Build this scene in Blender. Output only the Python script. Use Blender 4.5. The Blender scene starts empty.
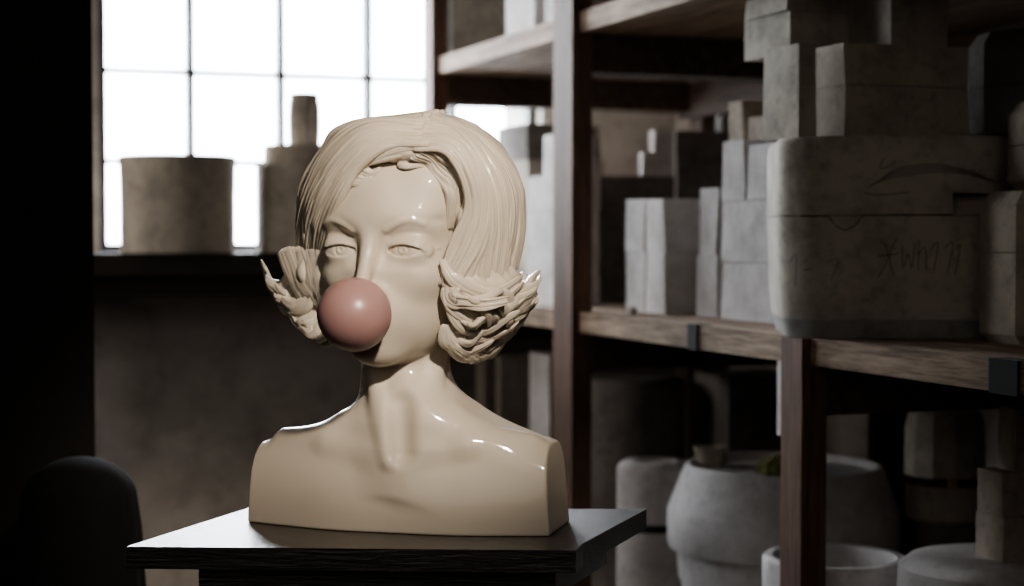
import bpy, bmesh, math, random
import numpy as np
from mathutils import Vector, Matrix

random.seed(7)
rng = np.random.default_rng(7)
SC = bpy.context.scene
COL = SC.collection
PI = math.pi

# ------------------------------------------------------------------ camera
CAM_Z = 1.38
FPX = 1700.0
PITCH = math.atan(59.0 / FPX)
cam_d = bpy.data.cameras.new('camera')
cam_d.sensor_width = 36.0
cam_d.lens = FPX / 1024.0 * 36.0
cam_d.clip_start = 0.05
cam_d.dof.use_dof = True
cam_d.dof.focus_distance = 1.95
cam_d.dof.aperture_fstop = 3.6
cam = bpy.data.objects.new('camera', cam_d)
COL.objects.link(cam)
cam.location = (0, 0, CAM_Z)
cam.rotation_euler = (PI / 2 - PITCH, 0, 0)
SC.camera = cam


def ray(px, py):
    """direction of the line of sight through a measured point of the photograph"""
    f = Vector((0, math.cos(PITCH), -math.sin(PITCH)))
    u = Vector((0, math.sin(PITCH), math.cos(PITCH)))
    return f * FPX + Vector((1, 0, 0)) * (px - 512) + u * (293 - py)


def at(px, py, Y):
    d = ray(px, py)
    return Vector((0, 0, CAM_Z)) + d * (Y / d.y)


def on_z(px, py, z):
    d = ray(px, py)
    return Vector((0, 0, CAM_Z)) + d * ((z - CAM_Z) / d.z)


# ------------------------------------------------------------------ object helpers
def tag(o, label=None, cat=None, group=None, kind=None):
    if label:
        o['label'] = label
    if cat:
        o['category'] = cat
    if group:
        o['group'] = group
    if kind:
        o['kind'] = kind
    return o


def empty(name, loc=(0, 0, 0), rz=0.0):
    o = bpy.data.objects.new(name, None)
    COL.objects.link(o)
    o.empty_display_size = 0.05
    o.location = loc
    o.rotation_euler = (0, 0, rz)
    return o


def link_mesh(name, me, mat, parent=None, loc=None, rz=None):
    me.materials.clear()
    me.materials.append(mat)
    o = bpy.data.objects.new(name, me)
    COL.objects.link(o)
    if parent is not None:
        o.parent = parent
    if loc is not None:
        o.location = loc
    if rz is not None:
        o.rotation_euler = (0, 0, rz)
    return o


def np_mesh(name, V, faces, smooth=True):
    """V (n,3) array, faces list of (m,k) int arrays"""
    me = bpy.data.meshes.new(name)
    V = np.asarray(V, dtype=np.float32)
    me.vertices.add(len(V))
    me.vertices.foreach_set('co', V.ravel())
    tot = sum(f.size for f in faces)
    npoly = sum(len(f) for f in faces)
    me.loops.add(tot)
    me.polygons.add(npoly)
    li = np.concatenate([np.asarray(f, dtype=np.int32).ravel() for f in faces])
    starts, s = [], 0
    for f in faces:
        k = f.shape[1]
        starts.append(s + np.arange(len(f), dtype=np.int32) * k)
        s += f.size
    me.loops.foreach_set('vertex_index', li)
    me.polygons.foreach_set('loop_start', np.concatenate(starts))
    me.update(calc_edges=True)
    me.validate()
    if smooth:
        me.polygons.foreach_set('use_smooth', np.ones(len(me.polygons), dtype=bool))
    return me


def bm_mesh(name, bm, smooth_angle=None):
    bmesh.ops.recalc_face_normals(bm, faces=bm.faces)
    me = bpy.data.meshes.new(name)
    if smooth_angle is not None:
        for f in bm.faces:
            f.smooth = True
        for e in bm.edges:
            if len(e.link_faces) == 2 and e.calc_face_angle(0) > smooth_angle:
                e.smooth = False
    bm.to_mesh(me)
    bm.free()
    return me


def add_box(bm, x0, x1, y0, y1, z0, z1):
    vs = [bm.verts.new(p) for p in ((x0, y0, z0), (x1, y0, z0), (x1, y1, z0), (x0, y1, z0),
                                    (x0, y0, z1), (x1, y0, z1), (x1, y1, z1), (x0, y1, z1))]
    for f in ((0, 3, 2, 1), (4, 5, 6, 7), (0, 1, 5, 4), (1, 2, 6, 5), (2, 3, 7, 6), (3, 0, 4, 7)):
        bm.faces.new([vs[i] for i in f])
    return vs


def add_prism(bm, poly, z0, z1, poly_top=None):
    top = poly_top or poly
    a = [bm.verts.new((p[0], p[1], z0)) for p in poly]
    b = [bm.verts.new((p[0], p[1], z1)) for p in top]
    n = len(poly)
    bm.faces.new(list(reversed(a)))
    bm.faces.new(b)
    for i in range(n):
        bm.faces.new((a[i], a[(i + 1) % n], b[(i + 1) % n], b[i]))


def bevel_all(bm, w, seg=2, ang=0.3):
    es = [e for e in bm.edges if len(e.link_faces) == 2 and e.calc_face_angle(0) > ang]
    bmesh.ops.bevel(bm, geom=es, offset=w, segments=seg, affect='EDGES', profile=0.6)


def add_lathe(bm, prof, n=64, cx=0, cy=0, sx=1.0, sy=1.0):
    """closed solid of revolution; prof [(r,z)...] from bottom axis to top axis"""
    rings = []
    for r, z in prof:
        if r < 1e-5:
            rings.append([bm.verts.new((cx, cy, z))])
        else:
            rings.append([bm.verts.new((cx + sx * r * math.cos(2 * PI * i / n), cy + sy * r * math.sin(2 * PI * i / n), z)) for i in range(n)])
    for a, b in zip(rings[:-1], rings[1:]):
        for i in range(n):
            j = (i + 1) % n
            if len(a) == 1 and len(b) > 1:
                bm.faces.new((a[0], b[j], b[i]))
            elif len(b) == 1 and len(a) > 1:
                bm.faces.new((a[i], a[j], b[0]))
            elif len(a) > 1:
                bm.faces.new((a[i], a[j], b[j], b[i]))


# ------------------------------------------------------------------ materials
def new_mat(name):
    m = bpy.data.materials.new(name)
    m.use_nodes = True
    nt = m.node_tree
    b = nt.nodes['Principled BSDF']
    return m, nt, b


def noise(nt, scale, detail=4.0, rough=0.55, vec=None, stretch=None, coord='Object'):
    tc = nt.nodes.new('ShaderNodeTexCoord')
    out = tc.outputs[coord]
    if stretch:
        mp = nt.nodes.new('ShaderNodeMapping')
        mp.inputs['Scale'].default_value = stretch
        nt.links.new(out, mp.inputs['Vector'])
        out = mp.outputs['Vector']
    n = nt.nodes.new('ShaderNodeTexNoise')
    n.inputs['Scale'].default_value = scale
    n.inputs['Detail'].default_value = detail
    n.inputs['Roughness'].default_value = rough
    nt.links.new(out, n.inputs['Vector'])
    return n.outputs['Fac']


def ramp(nt, fac, stops):
    r = nt.nodes.new('ShaderNodeValToRGB')
    els = r.color_ramp.elements
    els[0].position, els[0].color = stops[0][0], (*stops[0][1], 1)
    els[1].position, els[1].color = stops[-1][0], (*stops[-1][1], 1)
    for p, c in stops[1:-1]:
        e = els.new(p)
        e.color = (*c, 1)
    nt.links.new(fac, r.inputs['Fac'])
    return r.outputs['Color']


def mixc(nt, a, b, fac, mode='MIX'):
    m = nt.nodes.new('ShaderNodeMix')
    m.data_type = 'RGBA'
    m.blend_type = mode
    if isinstance(fac, (int, float)):
        m.inputs[0].default_value = fac
    else:
        nt.links.new(fac, m.inputs[0])
    for sock, v in ((m.inputs[6], a), (m.inputs[7], b)):
        if isinstance(v, tuple):
            sock.default_value = (*v, 1)
        else:
            nt.links.new(v, sock)
    return m.outputs[2]


def bump(nt, b, height, strength=0.3, dist=0.002):
    bp = nt.nodes.new('ShaderNodeBump')
    bp.inputs['Strength'].default_value = strength
    bp.inputs['Distance'].default_value = dist
    nt.links.new(height, bp.inputs['Height'])
    nt.links.new(bp.outputs['Normal'], b.inputs['Normal'])


def plaster(name, base, dark=None, rough=0.85, scale=9.0, dirt=0.5):
    m, nt, b = new_mat(name)
    dark = dark or tuple(c * 0.55 for c in base)
    n1 = noise(nt, scale, 6, 0.65)
    n2 = noise(nt, scale * 5.5, 5, 0.7)
    c1 = ramp(nt, n1, [(0.3, dark), (0.55, base), (0.8, tuple(min(1, c * 1.08) for c in base))])
    sp = ramp(nt, n2, [(0.33, tuple(1 - dirt * 0.8 for _ in range(3))), (0.5, (1, 1, 1))])
    c2 = mixc(nt, c1, sp, 0.6, 'MULTIPLY')
    nt.links.new(c2, b.inputs['Base Color'])
    b.inputs['Roughness'].default_value = rough
    b.inputs['Specular IOR Level'].default_value = 0.25
    bump(nt, b, n2, 0.35, 0.003)
    return m


def wood(name, light, dark, axis=(1, 14, 14), rough=0.75, scale=3.0):
    m, nt, b = new_mat(name)
    n1 = noise(nt, scale, 6, 0.6, stretch=axis)
    n2 = noise(nt, scale * 4, 5, 0.7, stretch=axis)
    n3 = noise(nt, 2.2, 3, 0.6)
    c1 = ramp(nt, n1, [(0.3, dark), (0.62, light)])
    c2 = ramp(nt, n2, [(0.35, (0.45, 0.42, 0.4)), (0.6, (1, 1, 1))])
    c3 = ramp(nt, n3, [(0.35, (0.55, 0.52, 0.5)), (0.6, (1, 1, 1))])
    c = mixc(nt, c1, c2, 0.7, 'MULTIPLY')
    c = mixc(nt, c, c3, 0.7, 'MULTIPLY')
    nt.links.new(c, b.inputs['Base Color'])
    b.inputs['Roughness'].default_value = rough
    bump(nt, b, n2, 0.4, 0.002)
    return m


def flat(name, col, rough=0.7, metal=0.0, n=None):
    m, nt, b = new_mat(name)
    f = noise(nt, n or 14.0, 4, 0.6)
    c = ramp(nt, f, [(0.3, tuple(x * 0.75 for x in col)), (0.7, col)])
    nt.links.new(c, b.inputs['Base Color'])
    b.inputs['Roughness'].default_value = rough
    b.inputs['Metallic'].default_value = metal
    return m

# ================================================================== THE BUST
UN = 2.0 / FPX                       # modelling unit of the sculpture, in metres
HEAD = at(402, 249, 2.0)
PED_TOP = HEAD.z - 275.6 * UN
YAW_H = math.radians(20)
YAW_T = math.radians(15)


def glaze_mat():
    m, nt, b = new_mat('cream_glaze')
    n1 = noise(nt, 5.0, 3, 0.5)
    c = ramp(nt, n1, [(0.35, (0.60, 0.53, 0.44)), (0.65, (0.66, 0.59, 0.49))])
    nt.links.new(c, b.inputs['Base Color'])
    b.inputs['Roughness'].default_value = 0.5
    b.inputs['Specular IOR Level'].default_value = 0.35
    b.inputs['Coat Weight'].default_value = 0.55
    b.inputs['Coat Roughness'].default_value = 0.05
    b.inputs['Subsurface Weight'].default_value = 0.0
    n2 = noise(nt, 60.0, 3, 0.5)
    bump(nt, b, n2, 0.06, 0.002)
    return m


GLAZE = glaze_mat()


# ---- distance functions (arrays x,y,z in units; x to the sitter's-left/viewer's right, y forward, z up)
def ell(p, c, r):
    x, y, z = (p[0] - c[0]), (p[1] - c[1]), (p[2] - c[2])
    k0 = np.sqrt((x / r[0]) ** 2 + (y / r[1]) ** 2 + (z / r[2]) ** 2) + 1e-6
    k1 = np.sqrt((x / r[0] ** 2) ** 2 + (y / r[1] ** 2) ** 2 + (z / r[2] ** 2) ** 2) + 1e-6
    return k0 * (k0 - 1.0) / k1


def sph(p, c, r):
    return np.sqrt((p[0] - c[0]) ** 2 + (p[1] - c[1]) ** 2 + (p[2] - c[2]) ** 2) - r


def cap(p, a, b, r0, r1=None):
    r1 = r0 if r1 is None else r1
    a, b = np.array(a, dtype=np.float32), np.array(b, dtype=np.float32)
    d = b - a
    h = np.clip(((p[0] - a[0]) * d[0] + (p[1] - a[1]) * d[1] + (p[2] - a[2]) * d[2]) / float(d @ d), 0, 1)
    return np.sqrt((p[0] - a[0] - h * d[0]) ** 2 + (p[1] - a[1] - h * d[1]) ** 2 + (p[2] - a[2] - h * d[2]) ** 2) - (r0 + (r1 - r0) * h)


def smin(a, b, k):
    h = np.clip(0.5 + 0.5 * (b - a) / k, 0, 1)
    return b + (a - b) * h - k * h * (1 - h)


def smax(a, b, k):
    return -smin(-a, -b, k)


def head_form(p):
    x, y, z = p
    ax = np.abs(x)
    m = (ax, y, z)
    d = ell(p, (0, -15, 38), (78, 98, 84))
    d = smin(d, ell(m, (42, 28, 54), (35, 35, 42)), 16)          # broad temples
    d = smin(d, ell(p, (0, 13, -22), (66, 69, 82)), 22)
    d = smin(d, ell(p, (0, 26, -70), (50, 50, 40)), 24)          # jaw
    d = smin(d, ell(p, (0, 62, -98), (21, 19, 15)), 22)          # chin
    d = smin(d, ell(m, (40, 48, -26), (20, 21, 18)), 16)         # cheekbone
    d = smin(d, ell(m, (22, 57.5, 28), (28, 13.5, 9)), 24)           # brow ridge
    d = smin(d, ell(p, (0, 66, -66), (27, 20, 24)), 18)          # muzzle
    # sockets
    d = smax(d, -ell(m, (34, 88, 5), (20, 13.0, 12)), 18)
    d = smax(d, -ell(m, (16, 90, -4), (6, 15, 10)), 12)
    # nose
    n = cap(p, (0, 75, 14), (0, 96, -36), 4.8, 7.5)
    n = smin(n, sph(p, (0, 98, -41), 9.5), 8)
    n = smin(n, ell(m, (10.5, 86, -44), (7, 10, 7.5)), 5)
    d = smin(d, n, 10)
    d = smax(d, -ell(m, (5.5, 92, -51), (3.2, 5, 4)), 3)
    return d


def face_y(x, z):
    """how far forward the face stands at (x, z)"""
    ys = np.linspace(110, 10, 401)
    d = head_form((np.full(401, float(x)), ys, np.full(401, float(z))))
    k = int(np.argmax(d < 0))
    return float(ys[k])


def on_face(pts, lift=0.0):
    return [(x, face_y(x, z) + lift, z) for x, z in pts]


BROW = on_face([(18, 18.5), (25, 22.5), (33, 26.5), (41, 28), (47, 26.5), (52, 24)], -0.8)
WING = on_face([(49, 0.5), (54, 0.0), (60, 1.5)], 0.2)


def chain(p, pts, r0, r1):
    d = None
    n = len(pts) - 1
    for i in range(n):
        c = cap(p, pts[i], pts[i + 1], r0 + (r1 - r0) * i / n, r0 + (r1 - r0) * (i + 1) / n)
        d = c if d is None else np.minimum(d, c)
    return d


def head_sdf(p):
    x, y, z = p
    ax = np.abs(x)
    m = (ax, y, z)
    d = head_form(p)
    # eyes
    ex, ey, ez = 33.5, 57.0, -1.5
    u = (ax - ex) / 18.0
    zu = ez + 5.5 - 4.2 * (u - 0.05) ** 2 - 0.8 * u
    zl = ez - 6.0 + 5.0 * (u - 0.1) ** 2 + 0.6 * u
    box = np.maximum(ax - ex - 22, ex - 20 - ax)
    up = smax(smax(ell(m, (ex, ey, ez + 1.5), (27, 21.0, 19)), box, 9), zu - z, 0.8)
    lo = smax(smax(ell(m, (ex, ey, ez - 0.5), (25, 18.8, 16.5)), box, 9), z - zl, 1.0)
    d = smin(d, lo, 6)
    d = smin(d, up, 3.5)
    hole = np.maximum(np.maximum(z - zu, zl - z), np.maximum(box + 3.5, 56.0 - y))
    d = smax(d, -hole, 0.9)
    ball = ell(m, (ex, ey, ez), (24, 17.6, 17))
    ir = np.sqrt((ax - ex + 1) ** 2 + (z - ez - 1.0) ** 2)
    ball = smax(ball, -np.maximum(np.abs(ir - 5.6) - 0.9, 73.2 - y), 0.7)
    ball = smax(ball, -sph(m, (ex - 1, 75.4, ez + 1.0), 2.4), 0.7)
    d = np.minimum(d, ball)
    d = smax(d, -cap(m, (20, 78, ez + 12.5), (38, 78.5, ez + 15.5), 1.6, 1.8), 6)     # lid crease
    d = smin(d, chain(m, WING, 1.6, 0.5), 2.0)       # lash wing
    d = smin(d, chain(m, BROW, 1.3, 0.5), 5.0)       # brows
    # lips, parted round the bubble
    d = smin(d, ell(m, (6, 84, -61), (11, 6, 4.5)), 3)
    d = smin(d, ell(p, (0, 83, -75), (14, 7, 5.5)), 3)
    d = smax(d, -ell(p, (0, 92, -68), (10, 12, 4.0)), 3)
    # ears
    e = ell(m, (72, -12, -8), (7, 15, 25))
    d = smin(d, e, 5)
    return d


def bust_sdf(P):
    X, Yv, Z = P                                               # picture-aligned, Yv toward the viewer
    c, s = math.cos(YAW_H), math.sin(YAW_H)
    hp = (X * c + Yv * s, -X * s + Yv * c, Z)
    c2, s2 = math.cos(YAW_T), math.sin(YAW_T)
    Xt = X - 4.0
    tp = (Xt * c2 + Yv * s2, -Xt * s2 + Yv * c2, Z)
    d = head_sdf(hp)
    # neck
    t = np.clip((-70 - Z) / 125.0, 0, 1)
    ncx = 1 + 5 * t
    ncy = -17 + 14 * t
    rr = 48 - 4.5 * np.sin(np.clip(t * 1.25, 0, 1) * PI) + 9 * t ** 2
    nk = np.sqrt((X - ncx) ** 2 + ((Yv - ncy) * 0.97) ** 2) - rr
    nk = smax(nk, Z + 58, 6)
    nk = smax(nk, -235 - Z, 4)
    # torso
    x, y, z = tp
    ax = np.abs(x)
    top = -153 - 17 * np.tanh((ax - 48) / 40) - 24 * np.clip((ax - 62) / 88, 0, 1.1) - 6 * (0.5 - 0.5 * np.tanh(x / 15))
    cz = 0.5 + 0.5 * np.tanh((-222 - z) / 28)
    front = 42 + 15 * cz + 3 * np.exp(-((ax - 64) / 42) ** 2) * cz - 0.0010 * ax ** 2
    back = -62 + 0.0006 * ax ** 2
    core = smax(y - front, back - y, 8)
    core = smax(core, (z - top) * 0.92, 30)
    core = core - 3.0
    d2 = smin(core, nk, 19 + 7 * np.tanh(x / 20))
    # clavicles and neck muscles
    q = (ax, y, z)
    d2 = smin(d2, cap(q, (14, 39, -205), (70, 29, -193), 5, 4), 20)
    d2 = smin(d2, cap(q, (70, 29, -193), (128, 5, -190), 4, 4), 20)
    st = cap((X, Yv, Z), (41, 6, -84), (14, 46, -206), 9.5, 6.0)
    st = np.minimum(st, cap((X, Yv, Z), (-35, 14, -84), (-8, 51, -206), 9.5, 6.0))
    d2 = smin(d2, st, 11)
    d2 = smax(d2, -cap((X, Yv, Z), (1, 52, -150), (3, 60, -196), 7, 7), 16)
    side = np.where(x > 0, ax - (149 + np.clip((-186 - z), -60, 200) * 0.085), ax - (155.5 + np.clip((-186 - z), -60, 200) * 0.022))
    d2 = smax(d2, side * 0.98, 2.0)
    d2 = smax(d2, -276 - z, 2.0)
    return smin(d, d2, 7)


def surface_nets(fn, lo, hi, h, far=9.0, coarse=5):
    lo = np.array(lo, dtype=np.float32)
    nf = [int(math.ceil((hi[i] - lo[i]) / (h * coarse))) for i in range(3)]
    ax = [lo[i] + (np.arange(nf[i], dtype=np.float32) + 0.5) * h * coarse for i in range(3)]
    Xc, Yc, Zc = np.meshgrid(*ax, indexing='ij')
    Fc = fn((Xc.ravel(), Yc.ravel(), Zc.ravel())).reshape(nf)
    F = np.repeat(np.repeat(np.repeat(Fc, coarse, 0), coarse, 1), coarse, 2).astype(np.float32)
    idx = np.argwhere(np.abs(F) < far).astype(np.int32)
    P = lo[None, :] + (idx + 0.5).astype(np.float32) * h
    vals = np.empty(len(P), dtype=np.float32)
    CH = 1500000
    for i in range(0, len(P), CH):
        q = P[i:i + CH]
        vals[i:i + CH] = fn((q[:, 0], q[:, 1], q[:, 2]))
    F[idx[:, 0], idx[:, 1], idx[:, 2]] = vals
    S = F < 0
    nx, ny, nz = F.shape
    cnt = np.zeros((nx - 1, ny - 1, nz - 1), dtype=np.uint8)
    offs = [(a, b, c) for a in (0, 1) for b in (0, 1) for c in (0, 1)]
    for a, b, c in offs:
        cnt += S[a:nx - 1 + a, b:ny - 1 + b, c:nz - 1 + c]
    act = np.argwhere((cnt > 0) & (cnt < 8))
    cid = -np.ones(cnt.shape, dtype=np.int32)
    cid[act[:, 0], act[:, 1], act[:, 2]] = np.arange(len(act))
    cv = {o: F[act[:, 0] + o[0], act[:, 1] + o[1], act[:, 2] + o[2]] for o in offs}
    acc = np.zeros((len(act), 3), dtype=np.float64)
    n = np.zeros(len(act))
    for a in offs:
        for axn in range(3):
            if a[axn] == 0:
                b = list(a)
                b[axn] = 1
                b = tuple(b)
                fa, fb = cv[a], cv[b]
                m = (fa < 0) != (fb < 0)
                t = np.where(m, fa / np.where(m, fa - fb, 1), 0)
                for k in range(3):
                    acc[:, k] += np.where(m, a[k] + (t if k == axn else 0), 0)
                n += m
    V = lo[None, :] + (act + acc / n[:, None] + 0.5) * h
    quads = []
    for axn in range(3):
        sl0 = [slice(None)] * 3
        sl1 = [slice(None)] * 3
        sl0[axn], sl1[axn] = slice(0, -1), slice(1, None)
        a, b = S[tuple(sl0)], S[tuple(sl1)]
        for sgn in (0, 1):
            e = np.argwhere((a & ~b) if sgn == 0 else (~a & b))
            o1, o2 = (axn + 1) % 3, (axn + 2) % 3
            ok = (e[:, o1] > 0) & (e[:, o2] > 0)
            for k in range(3):
                ok &= e[:, k] < cnt.shape[k]
            e = e[ok]
            def c(d1, d2):
                q = e.copy()
                q[:, o1] -= d1
                q[:, o2] -= d2
                return cid[q[:, 0], q[:, 1], q[:, 2]]
            q = np.stack([c(1, 1), c(0, 1), c(0, 0), c(1, 0)], 1)
            if sgn:
                q = q[:, ::-1]
            quads.append(q)
    Q = np.concatenate(quads)
    Q = Q[(Q >= 0).all(1)]
    return V, Q


def to_world(V):
    """picture-aligned units -> metres relative to the bust's base point"""
    W = np.empty_like(V)
    W[:, 0] = V[:, 0] * UN
    W[:, 1] = -V[:, 1] * UN
    W[:, 2] = V[:, 2] * UN + (HEAD.z - PED_TOP)
    return W


def head_to_pic(V):
    c, s = math.cos(YAW_H), math.sin(YAW_H)
    W = V.copy()
    W[:, 0] = V[:, 0] * c - V[:, 1] * s
    W[:, 1] = V[:, 0] * s + V[:, 1] * c
    return W


bust = empty('bust_sculpture', (HEAD.x, 2.0, PED_TOP + .0005))
tag(bust, "glossy cream ceramic bust of a wavy-haired woman blowing a pink bubble, on dark pedestal", 'sculpture')

V, Q = surface_nets(bust_sdf, (-175, -120, -288), (175, 125, 128), 1.3)
Q = Q[:, ::-1]                       # the map to the room mirrors one axis
link_mesh('head_and_shoulders', np_mesh('head_and_shoulders', to_world(V), [Q]), GLAZE, bust)

# ---- hair -------------------------------------------------------------
HV, HF = [], []
HC = np.array([0.0, -18.0, 25.0])


def hair_pt(phi, z, off=0.0):
    """point on the outer hair surface (head frame): phi degrees from the front, + = viewer's right"""
    p = math.radians(phi)
    if z > 25:
        k = math.sqrt(max(0.0, 1 - ((z - 25) / 113.0) ** 2))
    else:
        k = 1 - 0.05 * max(0, (25 - z) / 60.0) ** 1.5
    rx = (117 - 4 * math.exp(-((z - 25) / 45.0) ** 2)) if phi > 0 else 109
    return np.array([(rx * k + off) * math.sin(p), -18 + (112 * k + off) * math.cos(p), z])


def catmull(P, n):
    P = np.asarray(P, dtype=float)
    Pe = np.vstack([2 * P[0] - P[1], P, 2 * P[-1] - P[-2]])
    ts = np.linspace(0, len(P) - 1 - 1e-6, n)
    out = []
    for t in ts:
        i = int(t)
        f = t - i
        a, b, c, d = Pe[i], Pe[i + 1], Pe[i + 2], Pe[i + 3]
        out.append(0.5 * (2 * b + (c - a) * f + (2 * a - 5 * b + 4 * c - d) * f * f + (3 * b - a - 3 * c + d) * f ** 3))
    return np.array(out)


def lock(P, w, t, n=26, m=18, ridges=5, amp=0.16, ref=None, tip=0.12, root=0.5, twist=0.0, phase=None):
    """a sculpted lock of hair: a flattened, grooved, tapering sweep along P"""
    C = catmull(P, n)
    T = np.gradient(C, axis=0)
    T /= np.linalg.norm(T, axis=1)[:, None] + 1e-9
    R = (C - HC) if ref is None else np.tile(np.asarray(ref, dtype=float), (n, 1))
    R = R / (np.linalg.norm(R, axis=1)[:, None] + 1e-9)
    N = R - (R * T).sum(1)[:, None] * T
    # keep the frame continuous through tight curls
    for i in range(n):
        l = np.linalg.norm(N[i])
        if i > 0 and (l < 0.35 or (N[i] @ N[i - 1]) < 0):
            N[i] = N[i - 1] - (N[i - 1] @ T[i]) * T[i]
            l = np.linalg.norm(N[i])
        N[i] /= l + 1e-9
        if i > 0:
            N[i] = 0.5 * N[i] + 0.5 * N[i - 1]
            N[i] -= (N[i] @ T[i]) * T[i]
            N[i] /= np.linalg.norm(N[i]) + 1e-9
    B = np.cross(T, N)
    s = np.linspace(0, 1, n)
    env = np.minimum(1, root + (1 - root) * np.clip(s / 0.25, 0, 1)) * (tip + (1 - tip) * np.clip((1 - s) / 0.4, 0, 1) ** 0.7)
    th = np.linspace(0, 2 * PI, m, endpoint=False)
    ph = random.uniform(0, 6.28) if phase is None else phase
    base = sum(len(v) for v in HV)
    rows = []
    for i in range(n):
        a = th + twist * s[i]
        g = 1 + amp * np.cos(ridges * 2 * th + ph + 2.0 * s[i])
        cx = np.cos(th) * w * env[i]
        cy = np.sin(th) * t * env[i] * g
        ct, st_ = math.cos(twist * s[i]), math.sin(twist * s[i])
        bx = cx * ct - cy * st_
        by = cx * st_ + cy * ct
        rows.append(C[i] + B[i] * bx[:, None] + N[i] * by[:, None])
    G = np.array(rows)                      # n,m,3
    HV.append(G.reshape(-1, 3))
    i = np.arange(n - 1)[:, None]
    j = np.arange(m)[None, :]
    j2 = (j + 1) % m
    HF.append((base + np.stack([i * m + j, i * m + j2, (i + 1) * m + j2, (i + 1) * m + j], -1)).reshape(-1, 4))
    k = base + np.array([[0, m - 1 - q, m - 2 - q, 0] for q in range(0)], dtype=int).reshape(-1, 4)
    # round caps
    for end, ring, sg in ((0, 0, -1), (n - 1, n - 1, 1)):
        tipv = C[end] + T[end] * sg * t * env[end] * 0.7
        vi = base + n * m + (0 if end == 0 else 1)
        HV.append(tipv[None, :])
        q = np.arange(m)
        a, b = base + ring * m + q, base + ring * m + (q + 1) % m
        tri = np.stack([b, a, np.full(m, vi)], 1) if sg < 0 else np.stack([a, b, np.full(m, vi)], 1)
        HT.append(tri)


HT = []


def jit(P, a):
    return [np.asarray(q, dtype=float) + np.array([random.gauss(0, a) for _ in range(3)]) for q in P]


def interp_guides(G, f):
    i = min(int(f), len(G) - 2)
    t = f - i
    return [(1 - t) * np.asarray(a, dtype=float) + t * np.asarray(b, dtype=float) for a, b in zip(G[i], G[i + 1])]


def vec(*a):
    return np.array(a, dtype=float)


def hi(X, y, Z):
    """head-frame point from its sideways offset as seen from the front-left"""
    return vec((X + .342 * y) / .94, y, Z)


# --- right side (long sweep from the parting down to the curls)
def side_guide(phi, root, s):
    return [root, hair_pt(phi * 0.62 + s * 8, 121, 1), hair_pt(phi * 0.86 + s * 3, 98, 1), hair_pt(phi * 0.97, 62, 2),
            hair_pt(phi, 22, 0), hair_pt(phi, -14, -4), hair_pt(phi + s * 4, -40, -8)]


RG = [
    [vec(50, 71, 100), vec(74, 66, 93), vec(89, 58, 66), vec(91, 51, 38), vec(79, 51, 8), vec(66, 53, -16), vec(62, 52, -34)],
    [vec(47, 60, 112), vec(80, 56, 104), vec(102, 48, 72), vec(106, 42, 36), vec(98, 43, 2), vec(84, 49, -24), vec(76, 52, -40)],
    side_guide(66, vec(42, 42, 124), 1),
    side_guide(82, vec(38, 20, 132), 1),
    side_guide(98, vec(34, -5, 137), 1),
    side_guide(116, vec(30, -28, 138), 1),
    side_guide(138, vec(26, -45, 136), 1),
    side_guide(165, vec(20, -58, 132), 1),
]
NR = 78
for k in range(NR):
    f = k / (NR - 1) * (len(RG) - 1.001)
    P = jit(interp_guides(RG, f), 0.9)
    P[0] = P[0] + vec(random.gauss(-5, 3), random.gauss(0, 3), random.gauss(-4, 1.5))
    lock(P, random.uniform(4, 7.5), random.uniform(3.5, 6.2), n=34, m=26, ridges=4, amp=0.24, tip=0.35)

# --- left side
LG = [
    [vec(50, 69, 101), vec(20, 77, 98), vec(-8, 81, 80), vec(-30, 77, 53), vec(-52, 62, 24), vec(-66, 48, 2), vec(-71, 38, -14)],
    [vec(46, 64, 112), vec(6, 78, 108), vec(-26, 76, 86), vec(-54, 66, 57), vec(-74, 51, 28), vec(-84, 38, 4), vec(-88, 28, -12)],
    [vec(42, 44, 124), vec(-8, 58, 121), vec(-50, 55, 96), vec(-78, 43, 62), vec(-95, 31, 29), vec(-101, 22, 6), vec(-103, 16, -10)],
    side_guide(-80, vec(36, 18, 133), -1),
    side_guide(-98, vec(32, -5, 137), -1),
    side_guide(-116, vec(28, -28, 138), -1),
    side_guide(-138, vec(24, -45, 136), -1),
    side_guide(-168, vec(20, -58, 132), -1),
]
NL = 78
for k in range(NL):
    f = k / (NL - 1) * (len(LG) - 1.001)
    P = jit(interp_guides(LG, f), 0.9)
    P[0] = P[0] + vec(random.gauss(4, 3), random.gauss(0, 3), random.gauss(-4, 1.5))
    lock(P, random.uniform(4, 7.5), random.uniform(3.5, 6.2), n=34, m=26, ridges=4, amp=0.24, tip=0.35)

# --- quiff over the forehead: short rolls turning back under the sweep
for k in range(14):
    f = k / 13.0
    a = vec(52 - 10 * f, 68, 97 - 5 * f)
    lock(jit([a, a + vec(-18, 5, 2 - 5 * f), vec(8 - 22 * f, 77, 90 - 9 * f), vec(-6 - 15 * f, 77, 80 - 13 * f), vec(0 - 13 * f, 74.5 + 1.5 * f, 73 - 11 * f), vec(10 - 11 * f, 73 + 3 * f, 77 - 11 * f)], .5),
         5, 3.8, n=26, m=16, ridges=3, amp=0.18, tip=0.3)
# hairline waves on the right, tucked into the hollow under the sweep
def hair_pad(p):
    """the cushion of hair between the forehead and the sweep"""
    a = ell(p, (69, 22, 64), (23, 31, 42))
    b = ell(p, (50, 42, 93), (26, 23, 13))
    return smin(smin(a, b, 10), ell(p, (20, 60, 92), (34, 17, 10)), 8)


def front_pt(X, Z, lift):
    """point of the head form seen at (X, Z) from the front-left"""
    ys = np.linspace(105, -40, 581)
    xs = (X + .342 * ys) / .94
    q = (xs, ys, np.full(581, float(Z)))
    d = np.minimum(head_form(q), hair_pad(q))
    k = int(np.argmax(d < 0)) if (d < 0).any() else int(np.argmin(d))
    return np.array([X, float(ys[k]) + lift, Z])


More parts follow.
